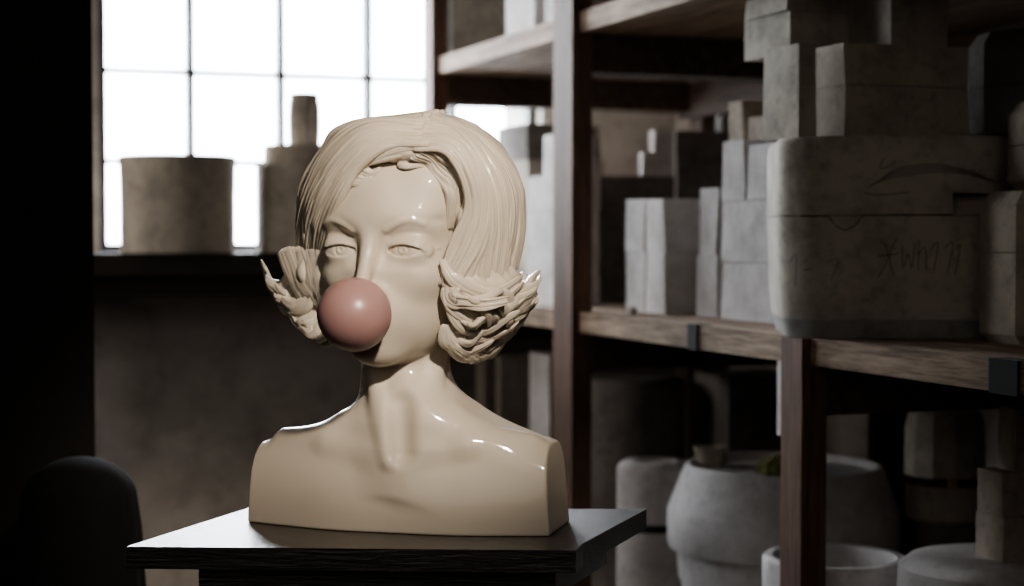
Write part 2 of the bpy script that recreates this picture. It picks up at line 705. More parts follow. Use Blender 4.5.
inner = [front_pt(X, Z, 0.5) for X, Z in ((14, 86), (27, 82), (38, 75), (45, 64), (48, 51), (50, 36), (50, 20))]
outer = [front_pt(X, Z, 3.0) for X, Z in ((30, 97), (45, 92), (56, 82), (64, 69), (67, 54), (66, 38), (61, 20))]
for k in range(9):
    f = k / 8.0
    P = []
    for i in range(7):
        q = inner[i] * (1 - f) + outer[i] * f
        wv = 2.6 * math.sin(i * 2.0 + 2.5 * f)
        P.append(hi(q[0] + wv * .8, q[1] + .5 + .8 * math.sin(i * 1.7 + 4 * f), q[2] + wv * .5))
    lock(jit(P, .5), 4.6, 3.0, n=40, m=20, ridges=3, amp=0.26, tip=0.5, root=0.4, ref=(.25, 1, .2))
for k in range(9):
    f = k / 8.0
    P = [vec(52, 62, 99 - 2 * f), vec(40 - 4 * f, 65, 95 - 6 * f), vec(30 - 2 * f, 64 + 2 * f, 90 - 8 * f), vec(26 + 8 * f, 64 + 2 * f, 85 - 5 * f), vec(34 + 12 * f, 57, 84 - 3 * f), vec(46 + 12 * f, 46, 83 - 4 * f)]
    lock(P, 4.5, 3.2, n=26, m=16, ridges=3, amp=0.2, tip=0.3, root=0.5)


# --- curls
def surf(phi, z, off):
    """like hair_pt but fuller toward the bottom"""
    q = hair_pt(phi, z, off)
    if z < -55:
        k = 1 - 0.0045 * (-55 - z)
        q[0] *= k
        q[1] = -18 + (q[1] + 18) * k
    return q


def flip(phi, z, side, ln, lift, out, w, t, roll=0.0):
    """a lock leaving the mass at (phi,z), swinging back along the head and flicking out and up"""
    s = side
    P = [surf(s * (phi - 4), z + 20, -10), surf(s * phi, z + 4, -3), surf(s * (phi + ln * .3), z - 9, 3),
         surf(s * (phi + ln * .6), z - 10, out * .55), surf(s * (phi + ln * .85), z - 3 + lift * .4, out * .9), surf(s * (phi + ln), z + lift, out)]
    lock(jit(P, 1.6), w, t, n=26, m=26, ridges=5, amp=0.24, tip=0.1, root=0.4, twist=roll)


def lerp(a, b, f):
    return a + (b - a) * f


def jlocks(n, A, B, w, t, j=1.3, tip=0.15, ref=None):
    """n upturned locks fanned between the two guide rows A and B ([(X, y, Z)...])"""
    for k in range(n):
        f = k / max(1, n - 1) + random.uniform(-.04, .04)
        P = [hi(*[lerp(a, b, f) for a, b in zip(p, q)]) for p, q in zip(A, B)]
        lock(jit(P, j), random.uniform(*w), random.uniform(*t), n=28, m=20, ridges=4, amp=0.22, tip=tip, ref=ref)


random.seed(21)
# right: rows of locks that swing back along the head and flick up at the ends
for row, (z, n) in enumerate(((-34, 15), (-43, 17), (-52, 18), (-61, 18), (-70, 18), (-79, 17), (-88, 15), (-96, 13))):
    for k in range(n):
        phi = 48 + (150 - 48) * (k + 0.5 * (row % 2)) / n + random.uniform(-4, 4)
        flip(phi, z + random.uniform(-5, 5), 1, random.uniform(26, 46), random.uniform(0, 12), random.uniform(12, 25) - 2.2 * max(0, row - 3),
             random.uniform(5, 8.5), random.uniform(3.0, 4.4), random.uniform(-0.7, 0.7))
# a big curl beside the cheek: strands wind round and then run back with the rest
for (X, y, Z, r0, a0, tail) in ((60, 54, -42, 15, 80, 46),):
    r = r0
    while r > 3:
        P = []
        for i in range(7):
            a = math.radians(a0 + i * 34)
            P.append(hi(X + r * math.cos(a), y + 2 - 0.3 * r, Z + 0.85 * r * math.sin(a)))
        P.append(hi(X + tail * .5, y - 6, Z - 0.9 * r - 2))
        P.append(hi(X + tail, y - 18, Z - 0.5 * r - 2))
        lock(jit(P, 0.4), 4.0, 3.0, n=34, m=16, ridges=3, amp=0.2, ref=(0.2, 1, 0), tip=0.3, root=0.3)
        r -= 3.6

# short unruly curls lying over the rows
for k in range(46):
    phi = random.uniform(46, 128)
    z = random.uniform(-92, -38)
    ln = random.uniform(12, 24)
    amp = random.uniform(4, 9) * random.choice((-1, 1))
    o = random.uniform(9, 15) - max(0, -70 - z) * .25
    P = [surf(phi + ln * q, z + amp * math.sin(q * 4.6 + .4) - 4 * q, o - 9 + 12 * math.sin(q * 2.6)) for q in (0, .2, .4, .6, .8, 1.0)]
    lock(jit(P, 1.0), random.uniform(4, 6.5), random.uniform(3, 4.2), n=24, m=18, ridges=4, amp=0.22, tip=0.12, root=0.2, twist=random.uniform(-1.2, 1.2))

# left: broad upturned flips
FR = (-.35, 1, .1)
jlocks(24, [(-76, 44, -58), (-76, 47, -42), (-77, 48, -26), (-78, 47, -12), (-80, 45, -1)],
       [(-92, 34, -56), (-98, 34, -46), (-106, 33, -34), (-114, 30, -18), (-121, 26, -2)], (8, 11), (2.8, 3.6), 0.4, 0.85, FR)
jlocks(16, [(-84, 34, -20), (-88, 36, -44), (-96, 36, -56), (-107, 32, -60), (-119, 26, -55), (-128, 20, -44)],
       [(-98, -8, -10), (-104, -8, -36), (-116, -12, -50), (-128, -18, -50), (-143, -22, -38), (-153, -24, -14)], (7, 10), (4, 5.5), 0.8, 0.2, (-.6, .8, -.2))
jlocks(14, [(-76, 38, -50), (-78, 36, -64), (-84, 34, -75), (-92, 30, -78), (-100, 27, -74), (-106, 24, -66)],
       [(-98, -30, -24), (-104, -30, -48), (-114, -32, -62), (-124, -36, -64), (-133, -40, -54), (-139, -44, -40)], (7, 10), (4, 5.5), 1, 0.2, (-.6, .8, -.2))
jlocks(14, [(-68, 24, -58), (-68, 20, -74), (-72, 17, -86), (-78, 14, -92), (-85, 12, -89), (-91, 10, -82)],
       [(-92, -50, -34), (-98, -50, -62), (-105, -52, -76), (-113, -56, -79), (-120, -60, -72), (-126, -64, -60)], (7, 10), (4, 5.5), 1, 0.2, (-.6, .8, -.2))
# stubby curls along the underside of the left wing
for k in range(16):
    f = k / 15.0
    X, Z, y = -138 + 46 * f + random.uniform(-3, 3), -32 - 46 * f + random.uniform(-4, 4), 0 + 26 * f + random.uniform(-4, 6)
    P = [hi(X + 30, y + 8, Z + 14), hi(X + 22, y + 12, Z - 1), hi(X + 12, y + 13, Z - 8), hi(X + 3, y + 10, Z - 6), hi(X - 4, y + 5, Z + 3)]
    lock(jit(P, 1.4), random.uniform(6, 9), random.uniform(4, 5.5), n=24, m=20, ridges=4, amp=0.24, tip=0.2, root=0.4, ref=(-.5, .8, -.1), twist=random.uniform(-.8, .8))
# back of the neck
for k in range(12):
    phi = 140 + 80 * k / 11.0
    sd, pp = (1, phi) if phi <= 180 else (-1, 360 - phi)
    for z in (-40, -62, -84):
        flip(pp, z + random.uniform(-6, 6), sd, random.uniform(14, 24), random.uniform(2, 10), random.uniform(5, 13), random.uniform(7, 10), random.uniform(4, 6), 0.2)


def hair_base(p):
    x, y, z = p
    d = ell(p, (2, -18, 25), (114, 105, 106))
    low = ell(p, (5, -24, -46), (109, 90, 58))
    d = smin(d, low, 20)
    d = smin(d, cap(p, (-84, 30, -24), (-106, -6, -46), 17, 15), 10)
    d = smin(d, cap(p, (-82, 16, -52), (-92, -30, -66), 14, 14), 10)
    d = smax(d, -ell(p, (0, 80, -14), (94, 80, 108)), 8)
    d = smax(d, -ell(p, (42, 52, 62), (46, 52, 46)), 8)
    d = smin(d, hair_pad(p), 6)
    d = smax(d, -ell(p, (0, 60, -75), (74, 78, 60)), 8)
    d = smax(d, -102 - z, 8)
    return d


Vb, Qb = surface_nets(hair_base, (-130, -140, -115), (130, 110, 140), 3.0, far=20.0, coarse=5)
base = sum(len(v) for v in HV)
HV.append(Vb)
HF.append(Qb + base)
HVa = np.concatenate(HV)
hair_me = np_mesh('hair', to_world(head_to_pic(HVa)), [np.concatenate(HF)[:, ::-1], np.concatenate(HT)[:, ::-1]])
link_mesh('hair', hair_me, GLAZE, bust)


# ---- the bubble
def bubble_mat():
    m, nt, b = new_mat('pink_bubble')
    n1 = noise(nt, 6.0, 2, 0.5)
    c = ramp(nt, n1, [(0.3, (0.39, 0.235, 0.225)), (0.7, (0.43, 0.265, 0.25))])
    nt.links.new(c, b.inputs['Base Color'])
    b.inputs['Roughness'].default_value = 0.33
    b.inputs['Subsurface Weight'].default_value = 0.25
    b.inputs['Subsurface Radius'].default_value = (0.02, 0.008, 0.006)
    b.inputs['Subsurface Scale'].default_value = 0.5
    return m


bm = bmesh.new()
prof = [(0, -34.8)] + [(34.8 * math.sin(a), -34.8 * math.cos(a)) for a in np.linspace(0.06, PI - 0.06, 46)] + [(0, 34.8)]
add_lathe(bm, prof, 72)
# neck of the bubble, drawn out between the lips
R = Matrix.Rotation(PI / 2, 4, 'X')
tmp = bmesh.new()
add_lathe(tmp, [(0, -14), (6, -14), (6.5, -10), (8, -4), (12, 1), (18, 5), (0, 6)], 32)
for v in tmp.verts:
    v.co = Vector((v.co.x, -30 + -(v.co.z - 0) * -1.0, v.co.y * 0.7))
mt = bpy.data.meshes.new('t')
tmp.to_mesh(mt)
tmp.free()
bm.from_mesh(mt)
bpy.data.meshes.remove(mt)
V = np.array([v.co[:] for v in bm.verts])
V = head_to_pic(V + np.array([4.5, 121.0, -60.5]))
V = to_world(V)
for v, w in zip(bm.verts, V):
    v.co = w
me = bm_mesh('bubble', bm, 1.2)
bub = link_mesh('gum_bubble', me, bubble_mat(), bust)
tag(bub, 'round matte pink bubble at the mouth')

# ================================================================== MATERIALS OF THE PLACE
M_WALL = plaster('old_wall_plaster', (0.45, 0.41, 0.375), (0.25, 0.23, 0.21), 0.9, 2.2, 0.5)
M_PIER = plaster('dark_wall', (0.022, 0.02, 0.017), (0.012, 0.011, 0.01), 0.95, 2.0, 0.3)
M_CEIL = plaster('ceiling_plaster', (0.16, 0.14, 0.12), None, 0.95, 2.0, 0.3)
M_FLOOR = wood('floor_boards', (0.10, 0.075, 0.055), (0.04, 0.03, 0.022), (1, 10, 10), 0.8, 2.0)
M_SILL = flat('dark_ledge', (0.055, 0.045, 0.038), 0.85)
M_STEEL = flat('window_steel', (0.05, 0.045, 0.04), 0.6)
M_PED = wood('blackened_wood', (0.020, 0.015, 0.012), (0.007, 0.006, 0.005), (1.2, 16, 16), 0.42, 3.0)
_b = M_PED.node_tree.nodes['Principled BSDF']
_b.inputs['Coat Weight'].default_value = 1.0
_b.inputs['Coat Roughness'].default_value = 0.26
_bp = [n for n in M_PED.node_tree.nodes if n.type == 'BUMP'][0]
_bp.inputs['Strength'].default_value = 0.7
M_PED.node_tree.links.new(_bp.outputs['Normal'], _b.inputs['Coat Normal'])
M_POST = wood('red_brown_timber', (0.22, 0.12, 0.075), (0.09, 0.05, 0.033), (14, 14, 1), 0.75, 3.0)
M_BOARD = wood('raw_shelf_board', (0.52, 0.385, 0.27), (0.20, 0.125, 0.08), (14, 1, 14), 0.8, 3.0)
M_BEAM = wood('dark_timber', (0.12, 0.075, 0.05), (0.05, 0.03, 0.022), (14, 1, 14), 0.8, 3.0)
P_LIGHT = plaster('pale_plaster', (0.62, 0.59, 0.58), (0.45, 0.42, 0.40), 0.85, 9.0, 0.35)
P_GREY = plaster('grey_plaster', (0.44, 0.395, 0.335), (0.27, 0.24, 0.205), 0.88, 8.0, 0.5)
P_WARM = plaster('warm_plaster', (0.44, 0.385, 0.32), (0.28, 0.24, 0.20), 0.88, 8.0, 0.5)
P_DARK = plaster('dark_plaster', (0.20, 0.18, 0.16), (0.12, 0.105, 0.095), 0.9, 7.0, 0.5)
P_BASE = plaster('foot_plaster', (0.30, 0.29, 0.28), (0.2, 0.19, 0.185), 0.85, 9.0, 0.4)  # darker plaster for the foot of the big mold
M_LINE = flat('pencil', (0.03, 0.03, 0.032), 0.8)
M_SEAM = flat('seam_shadow', (0.05, 0.045, 0.04), 0.9)
M_STRAP_NOTCH = flat('dark_strap_notch', (0.016, 0.014, 0.013), 0.85)
M_BRASS = flat('brass', (0.55, 0.38, 0.10), 0.4, 0.8)
M_MOSS = flat('green_sponge', (0.20, 0.19, 0.07), 0.95, 0, 60)
M_CLOTH = flat('black_canvas', (0.007, 0.006, 0.006), 0.95, 0, 8)


def glass_mat():
    m, nt, b = new_mat('window_glass')
    out = nt.nodes['Material Output']
    nt.nodes.remove(b)
    tr = nt.nodes.new('ShaderNodeBsdfTransparent')
    gl = nt.nodes.new('ShaderNodeBsdfGlossy')
    gl.inputs['Roughness'].default_value = 0.08
    f = noise(nt, 7.0, 4, 0.6)
    c = ramp(nt, f, [(0.3, (0.86, 0.86, 0.86)), (0.6, (0.98, 0.98, 0.97))])
    nt.links.new(c, tr.inputs['Color'])
    mx = nt.nodes.new('ShaderNodeMixShader')
    mx.inputs[0].default_value = 0.05
    nt.links.new(tr.outputs[0], mx.inputs[1])
    nt.links.new(gl.outputs[0], mx.inputs[2])
    nt.links.new(mx.outputs[0], out.inputs['Surface'])
    return m


M_GLASS = glass_mat()

# ================================================================== THE SHELVING'S OWN AXES
TH = math.atan(622.0 / FPX)          # the shelving runs away to the left of the line of sight
CT, ST = math.cos(TH), math.sin(TH)


def SF(s, t, z=0.0):
    """s metres along the shelving, t metres across it"""
    return Vector((-ST * s + CT * t, CT * s + ST * t, z))


def s_at(px, t):
    a = (px - 512) / FPX
    return t * (CT - ST * a) / (CT * a + ST)


def t_at(px, s):
    a = (px - 512) / FPX
    return s * (ST + CT * a) / (CT - ST * a)


def z_at(py, Y):
    return at(512, py, Y).z


def sbox(bm, s0, s1, t0, t1, z0, z1):
    vs = add_box(bm, t0, t1, s0, s1, z0, z1)       # local x = t, local y = s
    return vs


def struct(name, bm, mat, rz=TH, ang=None):
    o = link_mesh(name, bm_mesh(name, bm, ang), mat, None, (0, 0, 0), rz)
    o['kind'] = 'structure'
    return o


# ================================================================== ROOM SHELL
S0, S1, T0, T1, ZC = -1.6, 4.3, -1.9, 2.06, 2.95
bm = bmesh.new()
sbox(bm, S0 - .2, S1 + .3, T0 - .2, T1 + .2, -0.1, 0.0)
struct('floor', bm, M_FLOOR)
bm = bmesh.new()
sbox(bm, S0 - .2, S1 + .3, T0 - .2, T1 + .2, ZC, ZC + .1)
struct('ceiling', bm, M_CEIL)
W1 = (0.49, 1.66, 1.335, 2.475)       # first window: t0 t1 z0 z1
W2 = (-1.60, -0.43, 1.335, 2.475)     # second window, unseen behind the dark pier, added for more light
bm = bmesh.new()
for a, b in ((T0 - .2, W2[0]), (W2[1], W1[0]), (W1[1], T1 + .2)):
    sbox(bm, S1, S1 + .3, a, b, 0, ZC)
for w in (W1, W2):
    sbox(bm, S1, S1 + .3, w[0], w[1], 0, w[2] - .04)
    sbox(bm, S1, S1 + .3, w[0], w[1], w[3], ZC)
struct('wall_back', bm, M_WALL)
bm = bmesh.new()
sbox(bm, S0 - .2, S1 + .3, T1, T1 + .2, 0, ZC)
struct('wall_right', bm, M_WALL)
bm = bmesh.new()
sbox(bm, S0 - .2, S0, T0 - .2, T1 + .2, 0, ZC)
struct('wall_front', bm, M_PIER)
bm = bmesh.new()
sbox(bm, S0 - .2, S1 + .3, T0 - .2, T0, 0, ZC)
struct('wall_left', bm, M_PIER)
PIER_S, PIER_T = 2.866, 0.315
bm = bmesh.new()
sbox(bm, PIER_S, PIER_S + .32, T0, PIER_T, 0, ZC)
bevel_all(bm, 0.012, 2)
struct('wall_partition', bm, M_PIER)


def window(name, w):
    t0, t1, z0, z1 = w
    n, m = 5, 5
    f = bmesh.new()
    d0, d1 = S1 + .05, S1 + .10
    for a in ((t0, t0 + .022, z0, z1), (t1 - .022, t1, z0, z1), (t0, t1, z0, z0 + .02), (t0, t1, z1 - .02, z1)):
        sbox(f, d0, d1, *a)
    root = struct(name, f, M_STEEL)
    for i in range(1, n):
        t = t0 + (t1 - t0) * i / n
        f = bmesh.new()
        sbox(f, d0 + .005, d1 - .005, t - .009, t + .009, z0, z1)
        link_mesh('mullion', bm_mesh('mullion', f), M_STEEL, root)
    for i in range(1, m):
        z = z0 + (z1 - z0) * i / m
        f = bmesh.new()
        sbox(f, d0 + .01, d1 - .01, t0, t1, z - .006, z + .006)
        link_mesh('glazing_bar', bm_mesh('glazing_bar', f), M_STEEL, root)
    f = bmesh.new()
    sbox(f, d0 + .022, d0 + .026, t0 + .01, t1 - .01, z0 + .01, z1 - .01)
    link_mesh('glass_pane', bm_mesh('glass_pane', f), M_GLASS, root)
    return root


window('window_1', W1)
window('window_added', W2)
# deep ledge under the windows
bm = bmesh.new()
sbox(bm, S1 - .34, S1 + .06, PIER_T - .2, 1.9, 1.285, 1.335)
bevel_all(bm, .006, 2)
struct('trim_1', bm, M_SILL)
bm = bmesh.new()
sbox(bm, S1 - .30, S1, PIER_T - .2, 1.88, 1.235, 1.285)
struct('trim_2', bm, M_SILL)

# ================================================================== PEDESTAL
ped = empty('pedestal', (-0.13, 2.0, 0))
tag(ped, 'dark wooden pedestal with thick square top carrying the cream bust', 'pedestal')


def ped_poly(pts):
    return [(p[0] + .13, p[1] - 2.0) for p in pts]


TOP = [on_z(126, 546.5, PED_TOP), on_z(576, 550.5, PED_TOP), on_z(583, 543.5, PED_TOP), on_z(646.5, 509, PED_TOP), on_z(251, 507, PED_TOP)]


def inset(poly, d):
    """shrink a polygon by d metres on every side"""
    n = len(poly)
    out = []
    for i in range(n):
        p0, p1, p2 = [Vector((q[0], q[1])) for q in (poly[i - 1], poly[i], poly[(i + 1) % n])]
        e1, e2 = (p1 - p0).normalized(), (p2 - p1).normalized()
        n1, n2 = Vector((-e1.y, e1.x)), Vector((-e2.y, e2.x))
        k = (n1 + n2) / (1 + n1.dot(n2))
        out.append(tuple(p1 + k * d))
    return out


P0 = ped_poly(TOP)
P4 = [(P0[0][0] + .022, P0[0][1]), tuple((Vector(P0[1]) + Vector(P0[2])) / 2), P0[3], (P0[4][0] + .022, P0[4][1])]
bm = bmesh.new()
add_prism(bm, P0, PED_TOP - .0245, PED_TOP)
bevel_all(bm, .0018, 2)
link_mesh('top_board', bm_mesh('top_board', bm), M_PED, ped)
bm = bmesh.new()
add_prism(bm, inset(P4, .036), PED_TOP - .062, PED_TOP - .0245)
bevel_all(bm, .004, 2)
link_mesh('under_board', bm_mesh('under_board', bm), M_PED, ped)
bm = bmesh.new()
add_prism(bm, inset(P4, .075), 0.12, PED_TOP - .062)
bevel_all(bm, .003, 2)
link_mesh('column', bm_mesh('column', bm), M_PED, ped)
bm = bmesh.new()
add_prism(bm, inset(P4, .03), 0.0, 0.12)
bevel_all(bm, .004, 2)
link_mesh('plinth', bm_mesh('plinth', bm), M_PED, ped)

# ================================================================== SHELVING
ZM, ZT, ZL = 1.228, 1.811, 0.60
TF, TB = 1.26, 1.98
BT = 0.040
shelf = empty('storage_shelf', (0, 0, 0), TH)
tag(shelf, 'open timber shelving with reddish posts and raw boards filled with plaster molds', 'shelf')


def shelf_part(name, mat, *boxes, bev=.003):
    bm = bmesh.new()
    for b in boxes:
        sbox(bm, *b)
    bevel_all(bm, bev, 2)
    return link_mesh(name, bm_mesh(name, bm), mat, shelf)


POSTS = [(3.98, 4.05, 0.0, 2.9), (3.071, 3.171, 0.0, 2.9), (2.18, 2.241, 0.0, ZM - .001), (1.02, 1.09, 0.0, 2.9)]
for s0, s1, z0, z1 in POSTS:
    shelf_part('post', M_POST, (s0, s1, TF - .012, TF + .030, z0, z1))
    shelf_part('post', M_BEAM, (s0, s1, TB - .0, TB + .04, z0, z1))
for z, nm in ((ZM, 'shelf_board'), (ZT, 'shelf_board'), (ZL, 'shelf_board')):
    th = BT
    # boards butt together over each post
    xs = [0.95, 2.205, 3.115, 4.06]
    for a, b in zip(xs[:-1], xs[1:]):
        tf = TF + .003
        bm = bmesh.new()
        sbox(bm, a + .001, b - .001, tf, TB, z - th, z)
        # cut out round the posts
        bevel_all(bm, .004, 2)
        link_mesh(nm, bm_mesh(nm, bm), M_BOARD, shelf)
for s0, s1, z0, z1 in POSTS:
    for z in (ZM, ZT, ZL):
        if z - BT < z1:
            shelf_part('crossbeam', M_BEAM, (s0 + .004, s1 - .004, TF + .03, TB, z - BT - .075, z - BT))
# long rail at the back under the top board, and the splintered batten by the near post
shelf_part('back_rail', M_BEAM, (1.09, 4.05, TB - .035, TB, ZT - BT - .09, ZT - BT))
shelf_part('batten', P_LIGHT, (2.243, 2.29, TF + .008, TF + .020, ZM - BT - .115, ZM - BT), bev=.002)
# dark strip put in for the shade of a notch in the board edge
shelf_part('dark_edge_strip', M_STRAP_NOTCH, (2.548, 2.582, TF - .001, TF + .03, ZM - BT - .002, ZM + .001), bev=.0008)
shelf_part('dark_edge_strip', M_STRAP_NOTCH, (1.69, 1.746, TF - .001, TF + .03, ZM - BT - .002, ZM + .001), bev=.0008)  # blackish plate on the board edge

# ================================================================== MOLDS


LIFT = .0008                            # bare clearance between stacked pieces


def rough_box(bm, x0, x1, y0, y1, z0, z1, ch=.004, j=.0015, seg=2):
    vs = add_box(bm, x0, x1, y0, y1, z0, z1)
    for v in vs:
        v.co += Vector((random.uniform(-j, j), random.uniform(-j, j), 0))
    return vs


def block(name, label, group, t, px0, px1, z0, py_top=None, px2=None, D=None, L=None, H=None, mat=None, split='h', ch=.004, seam=.5, j=.0015, Y=None):
    """a rectangular two-part mold lined up with the shelving. The aisle face runs px0..px1, the near face px1..px2"""
    if Y is not None:                     # corner given by its distance instead of t
        a = (px1 - 512) / FPX
        t = CT * a * Y + ST * Y
    s1 = s_at(px1, t)
    s0 = s1 + L if L else s_at(px0, t)
    t1 = t + D if D else t_at(px2, s1)
    Yc = SF(s1, t).y
    h = H if H else z_at(py_top, Yc) - z0
    z0 = z0 + LIFT
    c = SF((s0 + s1) / 2, (t + t1) / 2, z0)
    r = empty(name, c, TH + random.uniform(-.018, .018))
    tag(r, label, 'mold', group)
    lx, ly = (t1 - t) / 2, (s0 - s1) / 2
    g = .0006
    if split == 'h':
        parts = [(-lx, lx, -ly, ly, 0, h * seam - g), (-lx, lx, -ly, ly, h * seam + g, h)]
    elif split == 'v':
        parts = [(-lx, lx, -ly, -ly + 2 * ly * seam - g, 0, h), (-lx, lx, -ly + 2 * ly * seam + g, ly, 0, h)]
    elif split == 'd':
        parts = [(-lx, -lx + 2 * lx * seam - g, -ly, ly, 0, h), (-lx + 2 * lx * seam + g, lx, -ly, ly, 0, h)]
    else:
        parts = [(-lx, lx, -ly, ly, 0, h)]
    for p in parts:
        bm = bmesh.new()
        rough_box(bm, *p, j=j)
        bevel_all(bm, ch, 2)
        link_mesh('mold_half' if len(parts) > 1 else 'mold_body', bm_mesh('mold_half', bm), mat or P_LIGHT, r)
    r['top'] = z0 + h
    return r


def topz(r):
    z = r['top']
    return z


BL = 'small plaster molds stacked on the middle shelf'
# --- 2 x 2 stack near the tall post
kw = dict(t=1.37)
a1 = block('plaster_mold', 'pale square mold at lower far corner of the two-by-two stack', BL, 1.37, 625, 644, ZM, 253, D=.16, split='n', ch=.012, j=.0035)
a2 = block('plaster_mold', 'pale square mold at lower near corner of the two-by-two stack', BL, 1.37, 646, 665, ZM, 253, D=.16, split='n', ch=.012, j=.0035)
a3 = block('plaster_mold', 'pale square mold at upper far corner of the two-by-two stack', BL, 1.372, 625.5, 643.5, topz(a1), 199, D=.155, split='n', ch=.012, j=.0035)
a4 = block('plaster_mold', 'pale square mold at upper near corner of the two-by-two stack', BL, 1.372, 646, 664, topz(a2), 199, D=.155, split='n', ch=.012, j=.0035)
# --- stack beside the big round-cornered mold
b1 = block('plaster_mold', 'narrow pale mold standing at the bottom left of the stepped stack', BL, 1.40, 698, 718, ZM, 256, D=.12, split='n', ch=.012, j=.0035)
b2 = block('plaster_mold', 'narrow pale mold on the left step of the stepped stack', BL, 1.40, 701, 718, topz(b1), 188, D=.12, split='n', ch=.012, j=.0035)
b3 = block('plaster_mold', 'wide pale mold at the bottom right of the stepped stack', BL, 1.40, 722, 774, ZM, 264, D=.12, split='n', ch=.012, j=.0035)
b4 = block('plaster_mold', 'wide pale mold in the middle right row of the stepped stack', BL, 1.40, 721, 771, topz(b3), 200, D=.12, split='n', ch=.012, j=.0035)
b5 = block('plaster_mold', 'pale mold upright at left in the top row of stepped stack', BL, 1.40, 721, 744, topz(b4), 140, D=.11, split='n', ch=.012, j=.0035)
b6 = block('plaster_mold', 'slightly tilted pale mold at right in the stepped stack\'s top row', BL, 1.40, 747, 771, topz(b4), 143, D=.11, split='n', ch=.012, j=.0035)
block('plaster_mold', 'beige upright block standing behind on top of the stepped stack', BL, 1.455, 728, 741, topz(b5), 101, D=.05, mat=P_WARM, split='n')
block('plaster_mold', 'small beige block lying on top of the stepped stack', BL, 1.455, 748, 764, topz(b6), 116, D=.05, mat=P_WARM, split='n')
# --- dark boxes behind
DK = 'dark boxy molds at the back of the middle shelf'
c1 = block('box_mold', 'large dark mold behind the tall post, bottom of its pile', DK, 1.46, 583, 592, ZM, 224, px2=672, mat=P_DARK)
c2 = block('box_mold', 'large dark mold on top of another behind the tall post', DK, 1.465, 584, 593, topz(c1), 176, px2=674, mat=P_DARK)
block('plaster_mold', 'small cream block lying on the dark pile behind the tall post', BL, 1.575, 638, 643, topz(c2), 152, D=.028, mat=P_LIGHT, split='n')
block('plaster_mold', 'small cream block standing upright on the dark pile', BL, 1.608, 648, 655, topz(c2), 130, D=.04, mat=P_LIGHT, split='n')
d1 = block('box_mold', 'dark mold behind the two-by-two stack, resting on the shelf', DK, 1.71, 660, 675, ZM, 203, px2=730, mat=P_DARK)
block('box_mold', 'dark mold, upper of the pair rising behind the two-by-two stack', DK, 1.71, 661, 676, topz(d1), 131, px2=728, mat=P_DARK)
# little lumps on the board edge
for (px, py, r, lab) in ((632, 308, .011, 'small white plaster lump lying on the board edge before the two-by-two stack'),):
    p = SF(s_at(px, 1.31), 1.31, ZM)
    bm = bmesh.new()
    bmesh.ops.create_icosphere(bm, subdivisions=3, radius=r)
    for v in bm.verts:
        v.co *= 1 + .12 * math.sin(v.co.x * 400) * math.cos(v.co.y * 350)
        v.co.z = max(v.co.z * .85, -r * .6) + r * .6
    o = link_mesh('plaster_lump', bm_mesh('plaster_lump', bm, 1), P_LIGHT, None, p)
    tag(o, lab, 'plaster lump')

# --- far bay, seen past the hair
FB = 'pale molds in the far bay of the middle shelf'
e1 = block('plaster_mold', 'bluish pale mold on the shelf just left of the tall post', FB, 1.33, 527, 556, ZM, 248, D=.1)
e2 = block('plaster_mold', 'bluish pale mold stacked second, just left of the tall post', FB, 1.33, 528, 556, topz(e1), 175, D=.1)
e3 = block('plaster_mold', 'narrow pale mold topping the stack left of the tall post', FB, 1.335, 543, 556, topz(e2), 134, D=.09)
e4 = block('plaster_mold', 'pale mold on the shelf half hidden by the bust\'s hair', FB, 1.42, 500, 527, ZM, 235, D=.2, mat=P_GREY)
e5 = block('plaster_mold', 'grey mold stacked beside the bust\'s hair under a dark box', FB, 1.42, 502, 527, topz(e4), 160, D=.2, mat=P_GREY)
block('box_mold', 'dark grey box on the stack beside the bust\'s hair', DK, 1.425, 498, 526, topz(e5), 124, D=.19, mat=P_DARK)

# --- top shelf
TS = 'molds on the top shelf'
block('box_mold', 'large grey box mold at the far end of the top shelf', TS, 1.30, 437, 453, ZT, D=.28, H=.36, mat=P_GREY)
block('plaster_mold', 'bluish pale mold in the middle of the top shelf\'s far bay', TS, 1.32, 506, 534, ZT, D=.15, H=.30, mat=P_LIGHT)
block('plaster_mold', 'bright white narrow mold on the top shelf touching the tall post', TS, 1.30, 545, 558, ZT, D=.15, H=.28, mat=P_LIGHT)


# --- the big round-cornered mold
def rrect(hx, hy, r, n=10):
    pts = []
    for cx, cy, a0 in ((hx - r, hy - r, 0), (-hx + r, hy - r, 90), (-hx + r, -hy + r, 180), (hx - r, -hy + r, 270)):
        for i in range(n + 1):
            a = math.radians(a0 + 90 * i / n)
            pts.append((cx + r * math.cos(a), cy + r * math.sin(a)))
    return pts


def rings(bm, levels):
    """levels: [(polygon, z)...] bottom to top, closed"""
    prev = None
    first = None
    for poly, z in levels:
        vs = [bm.verts.new((p[0], p[1], z)) for p in poly]
        if prev:
            n = len(vs)
            for i in range(n):
                bm.faces.new((prev[i], prev[(i + 1) % n], vs[(i + 1) % n], vs[i]))
        else:
            first = vs
        prev = vs
    bm.faces.new(list(reversed(first)))
    bm.faces.new(prev)


